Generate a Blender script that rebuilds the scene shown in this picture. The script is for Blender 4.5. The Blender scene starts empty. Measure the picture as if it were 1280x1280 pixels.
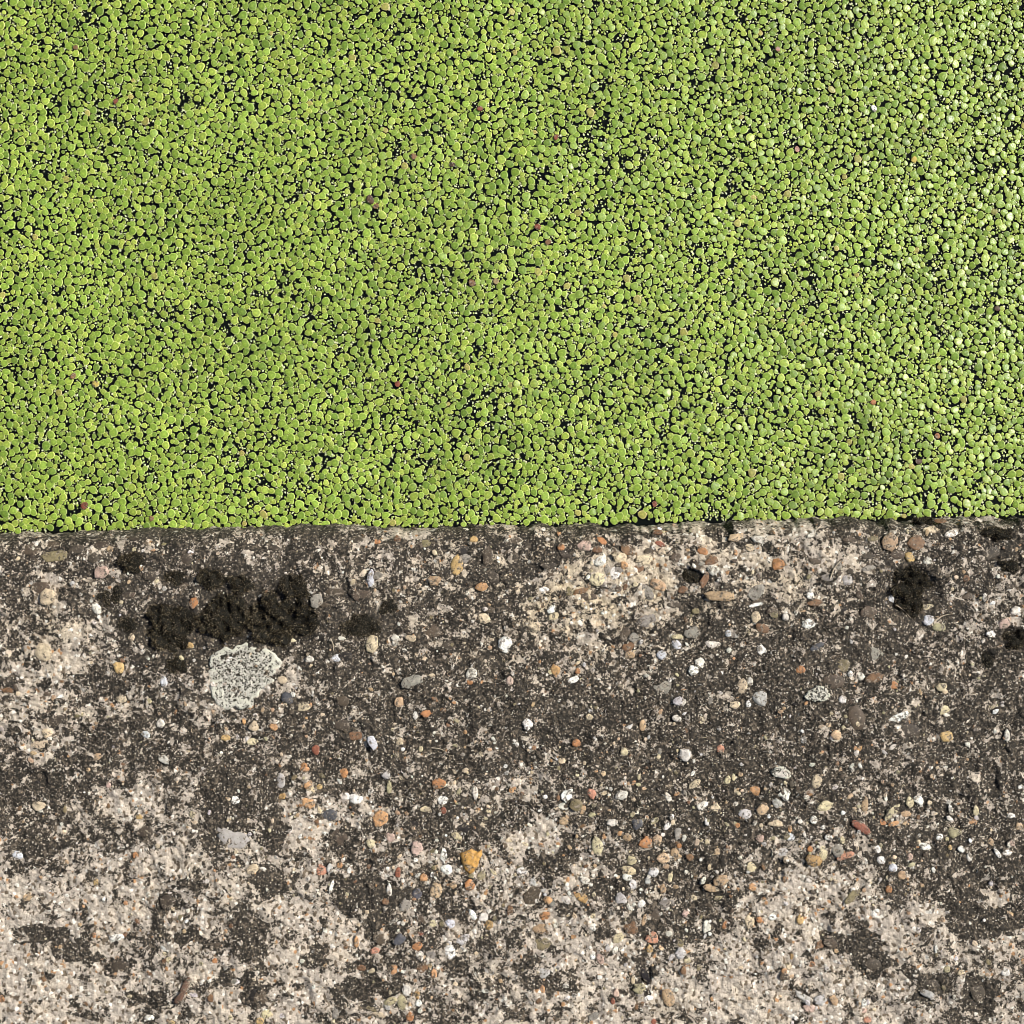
import bpy, math, random
import numpy as np
random.seed(7)
rng = np.random.default_rng(11)

# ------------------------------------------------------------------ camera, world, sun, exposure
sc = bpy.context.scene
CAM_H = 1.0            # metres above the water
TANH = 0.33            # tan of half the field of view
ZTOP = 0.034           # top of the concrete above the water
cam_d = bpy.data.cameras.new('camera')
cam = bpy.data.objects.new('camera', cam_d)
sc.collection.objects.link(cam)
cam.location = (0, 0, CAM_H)
cam.rotation_euler = (0, 0, 0)
cam_d.sensor_fit = 'AUTO'
cam_d.angle = 2 * math.atan(TANH)
cam_d.clip_start = 0.02
cam_d.clip_end = 60
sc.camera = cam

SUN_ELEV = math.radians(46)
SUN_AZ = math.radians(24)       # direction to the sun in the xy plane, from +x: right and a little over the pond
world = bpy.data.worlds.new('World')
sc.world = world
world.use_nodes = True
wn = world.node_tree
bg = wn.nodes['Background']
sky = wn.nodes.new('ShaderNodeTexSky')
sky.sky_type = 'NISHITA'
sky.sun_disc = False
sky.sun_elevation = SUN_ELEV
sky.sun_rotation = math.pi / 2 - SUN_AZ
wn.links.new(sky.outputs[0], bg.inputs[0])
bg.inputs[1].default_value = 0.05
sun_d = bpy.data.lights.new('sun', 'SUN')
sun_d.energy = 5.0
sun_d.angle = math.radians(0.53)
sun_d.color = (1.0, 0.955, 0.88)
sun = bpy.data.objects.new('sun', sun_d)
sc.collection.objects.link(sun)
from mathutils import Vector
to_sun = Vector((math.cos(SUN_AZ) * math.cos(SUN_ELEV), math.sin(SUN_AZ) * math.cos(SUN_ELEV), math.sin(SUN_ELEV)))
sun.rotation_euler = to_sun.to_track_quat('Z', 'Y').to_euler()
sun.location = to_sun * 3
sc.view_settings.view_transform = 'Standard'
sc.view_settings.look = 'None'
sc.view_settings.gamma = 1
sc.view_settings.use_curve_mapping = False
sc.view_settings.exposure = 0.28
sc.cycles.pixel_filter_type = 'BLACKMAN_HARRIS'
sc.cycles.filter_width = 0.85        # a phone's crisp rendering of fine grain

# ------------------------------------------------------------------ helpers
def P(px, py, z):
    k = TANH * (CAM_H - z) / 640.0
    return (px - 640.0) * k, (640.0 - py) * k
PXW = TANH * CAM_H / 640.0                 # metres per photo pixel at the water
PXC = TANH * (CAM_H - ZTOP) / 640.0        # and on top of the concrete

def link(o, parent=None):
    sc.collection.objects.link(o)
    if parent is not None:
        o.parent = parent
    return o

def tag(o, label=None, cat=None, group=None, kind=None):
    if label: o['label'] = label
    if cat: o['category'] = cat
    if group: o['group'] = group
    if kind: o['kind'] = kind
    return o

def mesh_np(name, co, tris, col=None, quads=None, smooth=True):
    """fast mesh from arrays; col = per-vertex rgb"""
    me = bpy.data.meshes.new(name)
    co = np.asarray(co, dtype=np.float32)
    faces = tris if quads is None else quads
    k = 3 if quads is None else 4
    faces = np.asarray(faces, dtype=np.int32)
    me.vertices.add(len(co)); me.vertices.foreach_set('co', co.ravel())
    me.loops.add(faces.size); me.loops.foreach_set('vertex_index', faces.ravel())
    me.polygons.add(len(faces))
    me.polygons.foreach_set('loop_start', np.arange(0, faces.size, k, dtype=np.int32))
    me.polygons.foreach_set('loop_total', np.full(len(faces), k, dtype=np.int32))
    me.polygons.foreach_set('use_smooth', np.full(len(faces), smooth, dtype=bool))
    me.update(calc_edges=True)
    if col is not None:
        a = me.attributes.new('col', 'FLOAT_COLOR', 'POINT')
        c4 = np.ones((len(co), 4), dtype=np.float32); c4[:, :3] = col
        a.data.foreach_set('color', c4.ravel())
    return me

class VNoise:
    def __init__(self, seed):
        self.g = np.random.default_rng(seed).random((256, 256))
    def __call__(self, x, y):
        xi = np.floor(x).astype(int); yi = np.floor(y).astype(int)
        fx = x - xi; fy = y - yi
        fx = fx * fx * (3 - 2 * fx); fy = fy * fy * (3 - 2 * fy)
        g = self.g
        a = g[xi % 256, yi % 256]; b = g[(xi + 1) % 256, yi % 256]
        c = g[xi % 256, (yi + 1) % 256]; d = g[(xi + 1) % 256, (yi + 1) % 256]
        return (a * (1 - fx) + b * fx) * (1 - fy) + (c * (1 - fx) + d * fx) * fy - 0.5
N1, N2, N3, N4, N5 = [VNoise(s) for s in (1, 2, 3, 4, 5)]

# ------------------------------------------------------------------ materials
class NT:
    def __init__(self, name):
        self.m = bpy.data.materials.new(name); self.m.use_nodes = True
        self.t = self.m.node_tree; self.b = self.t.nodes['Principled BSDF']
    def n(self, typ, **kw):
        nd = self.t.nodes.new(typ)
        for k, v in kw.items(): setattr(nd, k, v)
        return nd
    def put(self, sock, v):
        if hasattr(v, 'is_linked') or isinstance(v, bpy.types.NodeSocket): self.t.links.new(v, sock)
        elif isinstance(v, tuple) and len(v) == 3: sock.default_value = (*v, 1) if sock.type == 'RGBA' else v
        else: sock.default_value = v
    def math(self, op, a, b=0.0, c=None, clamp=False):
        nd = self.n('ShaderNodeMath', operation=op, use_clamp=clamp)
        self.put(nd.inputs[0], a); self.put(nd.inputs[1], b)
        if c is not None: self.put(nd.inputs[2], c)
        return nd.outputs[0]
    def mix(self, f, a, b, blend='MIX'):
        nd = self.n('ShaderNodeMix', data_type='RGBA', blend_type=blend)
        self.put(nd.inputs[0], f); self.put(nd.inputs[6], a); self.put(nd.inputs[7], b)
        return nd.outputs[2]
    def noise(self, co, scale, detail=2.0, rough=0.5, dist=0.0, out=0):
        nd = self.n('ShaderNodeTexNoise')
        self.put(nd.inputs['Vector'], co); nd.inputs['Scale'].default_value = scale
        nd.inputs['Detail'].default_value = detail; nd.inputs['Roughness'].default_value = rough
        nd.inputs['Distortion'].default_value = dist
        return nd.outputs[out]
    def voro(self, co, scale, rand=1.0):
        nd = self.n('ShaderNodeTexVoronoi')
        self.put(nd.inputs['Vector'], co); nd.inputs['Scale'].default_value = scale
        nd.inputs['Randomness'].default_value = rand
        return nd
    def step(self, v, lo, hi, a=0.0, b=1.0):
        nd = self.n('ShaderNodeMapRange'); nd.clamp = True
        self.put(nd.inputs[0], v)
        for i, q in enumerate((lo, hi, a, b)): nd.inputs[i + 1].default_value = q
        return nd.outputs[0]
    def attr(self, name, out='Fac'):
        nd = self.n('ShaderNodeAttribute'); nd.attribute_name = name
        return nd.outputs[out]
    def obj(self):
        return self.n('ShaderNodeTexCoord').outputs['Object']
    def bump(self, h, dist, strength=1.0, normal=None):
        nd = self.n('ShaderNodeBump'); nd.inputs['Strength'].default_value = strength
        nd.inputs['Distance'].default_value = dist
        self.put(nd.inputs['Height'], h)
        if normal is not None: self.put(nd.inputs['Normal'], normal)
        return nd.outputs[0]
    def set(self, **kw):
        names = dict(color='Base Color', rough='Roughness', normal='Normal', spec='Specular IOR Level', coat='Coat Weight')
        for k, v in kw.items(): self.put(self.b.inputs[names.get(k, k)], v)
        return self.m

def mat_concrete():
    t = NT('weathered_concrete'); co = t.obj()
    dens = t.attr('dark'); warm = t.attr('warm')
    a = t.noise(co, 450, 3, 0.7, 0.8)
    b = t.noise(co, 180, 3, 0.65, 0.8)
    c = t.noise(co, 90, 4, 0.65, 0.4)
    n = t.math('ADD', t.math('MULTIPLY', a, 0.40), t.math('ADD', t.math('MULTIPLY', b, 0.32), t.math('MULTIPLY', c, 0.28)))
    # hard-edged blotches of crust and scoured bare spots
    bl = t.step(t.noise(co, 62, 8, 0.72, 0.3), 0.545, 0.565)
    bare = t.step(t.math('MULTIPLY_ADD', t.noise(co, 120, 6, 0.72, 0.3), 1.0, 0.0), 0.40, 0.36)
    dv = t.math('MULTIPLY_ADD', dens, 1.60, -0.43)
    dv = t.math('MULTIPLY_ADD', bl, 0.80, dv)
    dv = t.math('MULTIPLY_ADD', bare, -0.30, dv)
    v = t.math('MULTIPLY_ADD', t.math('SUBTRACT', n, 0.5), t.math('MULTIPLY_ADD', dens, 7.0, 3.0), dv)
    dark = t.step(v, 0.45, 0.54)
    # sand grains in the pale mortar
    vg = t.voro(co, 560)
    cell = t.n('ShaderNodeSeparateColor'); t.put(cell.inputs[0], vg.outputs['Color'])
    r1, r2, r3 = cell.outputs
    pale = t.mix(warm, (0.54, 0.465, 0.375), (0.60, 0.49, 0.33))
    pale = t.mix(t.step(t.noise(co, 60, 3), 0.35, 0.68), pale, (0.46, 0.40, 0.335))
    gv = t.step(r1, 0.0, 1.0, 0.68, 1.20)
    g3 = t.n('ShaderNodeCombineColor')
    for i in range(3): t.put(g3.inputs[i], gv)
    pale = t.mix(1.0, pale, g3.outputs[0], 'MULTIPLY')
    pale = t.mix(t.step(r2, 0.94, 0.95), pale, (0.74, 0.70, 0.62))
    pale = t.mix(t.step(r3, 0.98, 0.985), pale, (0.42, 0.24, 0.12))
    pale = t.mix(t.step(r2, 0.13, 0.12), pale, (0.15, 0.115, 0.08))
    # dark lichen and algae film
    dk = t.mix(t.step(t.noise(co, 45, 4), 0.35, 0.65), (0.017, 0.0145, 0.011), (0.034, 0.029, 0.0225))
    dk = t.mix(t.step(t.noise(co, 560, 2, 0.6), 0.49, 0.64), dk, (0.14, 0.112, 0.082))
    vd = t.voro(co, 560)
    cd = t.n('ShaderNodeSeparateColor'); t.put(cd.inputs[0], vd.outputs['Color'])
    dot = t.math('MULTIPLY', t.step(vd.outputs['Distance'], 0.34, 0.22), t.step(cd.outputs[0], 0.60, 0.62))
    dk = t.mix(dot, dk, (0.42, 0.37, 0.30))
    col = t.mix(dark, pale, dk)
    h = t.math('ADD', t.math('MULTIPLY', t.math('SUBTRACT', 1.0, dark), 1.0),
               t.math('ADD', t.math('MULTIPLY', a, 1.3), t.math('MULTIPLY', vg.outputs['Distance'], -0.5)))
    nrm = t.bump(h, 0.0011, 1.0)
    return t.set(color=col, rough=0.85, normal=nrm, spec=0.3)

def mat_frond():
    t = NT('duckweed_frond'); co = t.n('ShaderNodeNewGeometry').outputs['Position']
    c = t.attr('col', 'Color')
    nz = t.noise(co, 900, 2)
    f = t.step(nz, 0.35, 0.7, 0.82, 1.15)
    g3 = t.n('ShaderNodeCombineColor')
    for i in range(3): t.put(g3.inputs[i], f)
    col = t.mix(1.0, c, g3.outputs[0], 'MULTIPLY')
    nrm = t.bump(t.noise(co, 1100, 2), 0.00022, 0.8)
    t.b.inputs['Subsurface Weight'].default_value = 0.0
    return t.set(color=col, rough=0.34, normal=nrm, spec=0.50)

def mat_water():
    t = NT('pond_water'); co = t.obj()
    nrm = t.bump(t.noise(co, 60, 2), 0.0004, 0.3)
    return t.set(color=(0.004, 0.005, 0.003), rough=0.06, normal=nrm, spec=0.35)

def mat_stone(attr):
    t = NT('pebble_stone' if not attr else 'grain_stone')
    co = t.obj() if not attr else t.n('ShaderNodeNewGeometry').outputs['Position']
    if attr: c = t.attr('col', 'Color'); s = 900
    else: c = t.n('ShaderNodeObjectInfo').outputs['Color']; s = 700
    co2 = t.n('ShaderNodeNewGeometry').outputs['Position']
    m = t.step(t.noise(co2, s * 0.5, 3, 0.65), 0.35, 0.68, 0.62, 1.25)
    g3 = t.n('ShaderNodeCombineColor')
    for i in range(3): t.put(g3.inputs[i], m)
    col = t.mix(1.0, c, g3.outputs[0], 'MULTIPLY')
    # film of dark algae caught on parts of the stones
    film = t.step(t.noise(co2, 300, 4, 0.75, 0.6), 0.52, 0.57, 0.0, 0.9)
    col = t.mix(film, col, t.mix(t.step(t.noise(co2, 800, 2), 0.45, 0.6), (0.045, 0.036, 0.026), (0.30, 0.25, 0.19)))
    nrm = t.bump(t.noise(co2, s, 3, 0.6), 0.0003, 0.7)
    return t.set(color=col, rough=0.6, normal=nrm, spec=0.35)

def mat_simple(name, c1, c2, scale, rough=0.8, bump=0.0003, c3=None):
    t = NT(name); co = t.n('ShaderNodeNewGeometry').outputs['Position']
    col = t.mix(t.step(t.noise(co, scale, 3, 0.6), 0.4, 0.62), c1, c2)
    if c3: col = t.mix(t.step(t.noise(co, scale * 1.9, 2, 0.6), 0.58, 0.64), col, c3)
    return t.set(color=col, rough=rough, normal=t.bump(t.noise(co, scale * 2, 3), bump), spec=0.3)

M_CONC = mat_concrete(); M_FROND = mat_frond(); M_WATER = mat_water()
M_PEB = mat_stone(False); M_GRAIN = mat_stone(True)
def mat_vc(name, rough, spec):
    t = NT(name); return t.set(color=t.attr('col', 'Color'), rough=rough, spec=spec)
M_MOSS = mat_vc('dry_moss', 0.8, 0.2)
M_STALK = mat_simple('dry_grass', (0.55, 0.47, 0.36), (0.38, 0.31, 0.22), 400, 0.6)
def mat_lichen():
    t = NT('grey_green_lichen'); co = t.n('ShaderNodeNewGeometry').outputs['Position']
    rim = t.attr('col', 'Color')
    rimv = t.n('ShaderNodeSeparateColor'); t.put(rimv.inputs[0], rim)
    body = t.mix(t.step(t.noise(co, 260, 3), 0.4, 0.6), (0.60, 0.58, 0.50), (0.45, 0.43, 0.37))
    thr = t.math('MULTIPLY_ADD', rimv.outputs[0], -0.11, t.noise(co, 720, 2, 0.65, 1.0))
    spot = t.step(thr, 0.50, 0.56)
    col = t.mix(spot, body, (0.045, 0.04, 0.03))
    col = t.mix(t.math('MULTIPLY', rimv.outputs[0], t.step(spot, 0.9, 0.1)), col, (0.58, 0.57, 0.47))
    return t.set(color=col, rough=0.9, spec=0.2, normal=t.bump(t.math('SUBTRACT', t.noise(co, 900, 2), spot), 0.0006))
M_LICHEN = mat_lichen()
M_PALEGREY = mat_simple('smooth_grey_mortar', (0.40, 0.37, 0.34), (0.31, 0.285, 0.26), 300, 0.85, 0.0004, (0.16, 0.13, 0.10))

# ------------------------------------------------------------------ the concrete bank: one sheet with a rounded nose
DENS = """
66545666677676657765444344665767
76664676566556757554332443365666
75556666776656776433346656667755
66656777777766675444467777777656
54456677557766676656677777787678
44556633367777777777777688776677
44677656677777788888777778776777
66788876677777778877888877776778
88754578867667665678889888877767
75545567644677785567889887778777
56564445544667674356778855678887
33444344444545544357687643456788
22323334334676554456776534433547
24533356443456454345664333634344
12344224333454464433333333335645
11135434344444543334332332334453
""".split()
DG = np.array([[int(ch) / 9.0 for ch in r] for r in DENS])
R_NOSE = 0.030
def yedge(x):
    x0, y0 = P(0, 667, 0.012); x1, y1 = P(1280, 645, 0.012)
    base = y0 + (x - x0) / (x1 - x0) * (y1 - y0)
    return base + 0.0014 * N1(x / 0.035 + 7, x * 0 + 3.3) + 0.0012 * N2(x / 0.009 + 5, x * 0 + 9.1) + 0.0011 * N3(x / 0.0032 + 5, x * 0 + 2.1)
def sstep(x, a, b):
    t = np.clip((x - a) / (b - a), 0, 1); return t * t * (3 - 2 * t)
def prof(t):
    """height of the bank at distance t behind its edge"""
    u = np.clip(1 - np.clip(t, 0, None) / R_NOSE, 0, 1)
    return ZTOP * (1 - u ** 3.4) ** (1 / 3.4)
# hollows: (px, py, rx, ry, depth m)
PITS = [(808, 1222, 8, 15, 0.0022), (1140, 740, 38, 34, 0.004), (215, 785, 46, 34, 0.002), (283, 778, 40, 34, 0.002),
        (350, 772, 56, 40, 0.002), (866, 721, 14, 11, 0.0018), (1249, 670, 22, 9, 0.0025), (1269, 800, 20, 16, 0.0025),
        (1165, 1231, 12, 8, 0.0012), (317, 1243, 7, 11, 0.0015), (1235, 825, 8, 12, 0.0016), (150, 1210, 12, 9, 0.001)]
def relief(x, y):
    """millimetre relief of the surface (metres)"""
    h = 0.0045 * N1(x / 0.09, y / 0.09) + 0.0024 * N2(x / 0.028, y / 0.028)
    h += 0.0018 * N3(x / 0.010, y / 0.010) + 0.0015 * N4(x / 0.0045, y / 0.0045)
    h += 0.0013 * N5(x / 0.0021, y / 0.0021)
    # worn loose hollows where the finer skin has gone
    w = N2(x / 0.0075 + 40, y / 0.0075 + 11)
    h -= 0.0011 * sstep(w, 0.12, 0.30)
    for px, py, rx, ry, d in PITS:
        cx, cy = P(px, py, ZTOP)
        q = ((x - cx) / (rx * PXC)) ** 2 + ((y - cy) / (ry * PXC)) ** 2
        h -= d * (1 - sstep(q, 0.45, 1.15))
    return h
srn = np.random.default_rng(2024)
SPOTS = [(srn.uniform(0, 1280), 655 + 260 * srn.random() ** 1.3, srn.uniform(5, 13), srn.uniform(4, 9), srn.uniform(0.5, 0.9)) for _ in range(150)]
SPOTS += [(a, b, c * 1.15, d * 1.15, 0.75) for a, b, c, d in (
    (210, 1126, 12, 10), (150, 1208, 15, 10), (62, 1168, 26, 12), (78, 1188, 12, 14), (108, 1190, 13, 15), (308, 1165, 22, 18), (318, 1192, 12, 18), (320, 1243, 12, 14),
    (292, 1222, 16, 8), (190, 1252, 26, 8), (182, 1186, 9, 16), (240, 1172, 24, 7), (392, 1196, 15, 8), (462, 1236, 42, 9), (428, 1252, 12, 16), (1092, 1206, 24, 12), (1165, 1231, 15, 15),
    (1222, 1240, 24, 20), (1232, 1152, 50, 13), (1200, 1128, 14, 22), (1072, 1182, 15, 14), (694, 1232, 30, 9), (762, 1108, 22, 14), (655, 1206, 16, 9), (1038, 1180, 14, 9), (30, 1165, 9, 9),
    (105, 1270, 22, 6), (88, 1252, 10, 6), (345, 1040, 18, 24), (425, 1050, 18, 14), (275, 1010, 16, 46), (45, 1060, 36, 16), (455, 1120, 45, 26), (340, 1100, 24, 14), (690, 1080, 34, 16))]
SPOTS += [(a, b, c, d, -k) for a, b, c, d, k in (
    (165, 1000, 36, 30, 0.25), (90, 1140, 60, 22, 0.25), (1178, 1140, 28, 18, 0.6), (1246, 1118, 20, 16, 0.7), (392, 1042, 30, 14, 0.5), (980, 1130, 60, 30, 0.3), (665, 1060, 34, 26, 0.5), (52, 930, 34, 18, 0.4),
    (640, 985, 40, 16, 0.2), (355, 1130, 34, 10, 0.3), (1090, 1140, 26, 14, 0.5), (740, 720, 60, 30, 0.2), (60, 745, 22, 26, 0.4), (900, 1240, 80, 30, 0.2), (60, 830, 50, 18, 0.3))]
SPOTS += [(srn.normal(230, 130), srn.normal(760, 60), srn.uniform(6, 14), srn.uniform(5, 11), srn.uniform(0.6, 1.0)) for _ in range(60)]
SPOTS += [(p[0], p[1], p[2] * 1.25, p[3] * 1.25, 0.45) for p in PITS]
def spots(x, y):
    px = x / PXC + 640; py = 640 - y / PXC
    out = np.zeros_like(px)
    for cx, cy, rx, ry, k in SPOTS:
        c0 = np.searchsorted(px[0], cx - 2 * rx - 14); c1 = np.searchsorted(px[0], cx + 2 * rx + 14)
        if c1 <= c0: continue
        a = px[:, c0:c1]; b = py[:, c0:c1]
        rr = np.nonzero(np.abs(b[:, 0] - cy) < 2 * ry + 14)[0]
        if not len(rr): continue
        r0, r1 = rr[0], rr[-1] + 1
        a = a[r0:r1]; b = b[r0:r1]; s1 = min(1.0, rx / 14) * 26; s2 = min(1.0, ry / 12) * 22
        a, b = a + s1 * N1(a / 15, b / 15) + 8 * N4(a / 6, b / 6), b + s2 * N2(a / 15, b / 15) + 8 * N5(a / 6, b / 6)
        q = ((a - cx) / rx) ** 2 + ((b - cy) / ry) ** 2
        o = out[r0:r1, c0:c1]; w = k * (1 - sstep(q, 0.7, 1.2)); np.copyto(o, np.where(np.abs(w) > np.abs(o), w, o))
    return out
def darkness(x, y):
    px = x / PXC + 640; py = 640 - y / PXC
    # wander the borders of the patches
    px = px + 50 * N3(px / 60, py / 60 + 3) + 22 * N4(px / 24, py / 24); py = py + 50 * N4(px / 60 + 9, py / 60) + 22 * N5(px / 24, py / 24)
    gx = np.clip(px / 40.0 - 0.5, 0, 30.999); gy = np.clip((py - 640) / 40.0 - 0.5, 0, 14.999)
    ix = gx.astype(int); iy = gy.astype(int); fx = gx - ix; fy = gy - iy
    v = (DG[iy, ix] * (1 - fx) + DG[iy, ix + 1] * fx) * (1 - fy) + (DG[iy + 1, ix] * (1 - fx) + DG[iy + 1, ix + 1] * fx) * fy
    out = np.maximum(np.maximum(-px, px - 1280), py - 1280) / 200.0
    far = 0.5 + 0.5 * N1(x / 0.12, y / 0.12) + 0.3 * N2(x / 0.05, y / 0.05)
    k = np.clip(out, 0, 1)
    return v * (1 - k) + far * k
def axis(fine_lo, fine_hi, step, lo, hi):
    a = list(np.arange(fine_lo, fine_hi, step)); s = step
    x = a[-1]
    while x < hi: s *= 1.12; s = min(s, 0.05); x += s; a.append(x)
    x = a[0]; s = step; b = []
    while x > lo: s *= 1.12; s = min(s, 0.05); x -= s; b.append(x)
    return np.array(b[::-1] + a)
STEP = 0.00070
xs = axis(-0.345, 0.345, STEP, -3.0, 3.0)
nphi = 62
phi = np.linspace(0, math.pi / 2, nphi)
tt = list(R_NOSE * (1 - np.cos(phi)))
ta = axis(R_NOSE + STEP, 0.350, STEP, R_NOSE, 3.0)
tt = np.array(tt + list(ta[ta > R_NOSE + STEP * 0.5]))
X, T = np.meshgrid(xs, tt)
Y = yedge(X) - T
Z = prof(T)
eps = 1e-4
u = np.clip(1 - T / R_NOSE, 0, 1)
# analytic slope angle of the nose
dz = (prof(T + eps) - prof(np.maximum(T - eps, 0))) / (eps + np.minimum(T, eps))
ln = np.sqrt(1 + dz * dz); NY = dz / ln; NZ = 1 / ln
S = T + 0.6 * (ZTOP - Z)              # unrolled coordinate so that the relief is not stretched on the nose
Hh = relief(X, -S + yedge(X))
fade = 1 - sstep(np.abs(X), 0.40, 0.8) * 0.6
Y2 = Y + Hh * NY * fade; Z2 = Z + Hh * NZ * fade
# wall below the nose
top_row = np.stack([X[0], Y2[0], Z2[0]], -1)
low = top_row.copy(); low[:, 2] = -0.12
co = np.concatenate([low[None], np.stack([X, Y2, Z2], -1)], 0)
nr, nc = co.shape[:2]
idx = np.arange(nr * nc).reshape(nr, nc)
quads = np.stack([idx[:-1, :-1], idx[1:, :-1], idx[1:, 1:], idx[:-1, 1:]], -1).reshape(-1, 4)
me = mesh_np('concrete_bank', co.reshape(-1, 3), None, quads=quads)
dkm = darkness(X, Y) + spots(X, Y) * (0.85 + 0.7 * N3(X / 0.004, Y / 0.004))
dkm += (1 - sstep(T / PXC, 5, 26)) * np.clip(0.02 + 0.9 * N2(X / 0.03, Y / 0.02), -0.3, 0.4)     # crust on the rim
dk = np.concatenate([dkm[:1], dkm], 0)
aw = me.attributes.new('dark', 'FLOAT', 'POINT'); aw.data.foreach_set('value', dk.astype(np.float32).ravel())
pxg = co[..., 0] / PXC + 640; pyg = 640 - co[..., 1] / PXC
warm = np.exp(-((pxg - 740) / 260) ** 2 - ((pyg - 740) / 90) ** 2) * 0.9 + 0.6 * np.exp(-((pxg - 60) / 70) ** 2 - ((pyg - 790) / 90) ** 2)
aw = me.attributes.new('warm', 'FLOAT', 'POINT'); aw.data.foreach_set('value', np.clip(warm + 0.4 * N1(pxg / 60, pyg / 60), 0, 1).astype(np.float32).ravel())
me.materials.append(M_CONC)
bank = tag(link(bpy.data.objects.new('concrete_bank', me)), 'weathered pale concrete bank with a rounded edge and dark crusts beside the pond', kind='structure')

def surf(px, py):
    """point and tilt of the bank where photo pixel (px, py) falls"""
    x, y = P(px, py, ZTOP)
    t = yedge(np.array([x]))[0] - y
    for _ in range(4):
        z = float(prof(np.array([max(t, 0.0008)]))[0]); x, y = P(px, py, z); t = yedge(np.array([x]))[0] - y
    t = max(t, 0.0008)
    s = t + 0.6 * (ZTOP - z)
    z += float(relief(np.array([x]), np.array([yedge(np.array([x]))[0] - s]))[0])
    e = 5e-4
    sl = float((prof(np.array([t + e])) - prof(np.array([max(t - e, 0)])))[0]) / (e + min(t, e))
    return x, y, z, math.atan(sl)

# ------------------------------------------------------------------ pebbles set in the concrete
COL = dict(
    W=(0.80, 0.77, 0.70), w=(0.64, 0.60, 0.52), c=(0.58, 0.47, 0.32), y=(0.54, 0.37, 0.16), Y=(0.56, 0.48, 0.30), o=(0.42, 0.20, 0.085),
    O=(0.48, 0.27, 0.13), t=(0.42, 0.29, 0.17), b=(0.19, 0.105, 0.055), r=(0.24, 0.085, 0.05), s=(0.52, 0.25, 0.16), p=(0.50, 0.36, 0.29),
    P=(0.56, 0.40, 0.25), g=(0.26, 0.235, 0.20), G=(0.42, 0.40, 0.37), d=(0.060, 0.046, 0.033), D=(0.085, 0.062, 0.042), k=(0.018, 0.014, 0.012),
    B=(0.55, 0.56, 0.58), u=(0.085, 0.085, 0.095), l=(0.52, 0.49, 0.47), v=(0.20, 0.165, 0.09), V=(0.36, 0.32, 0.19), h=(0.40, 0.25, 0.10))
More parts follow.
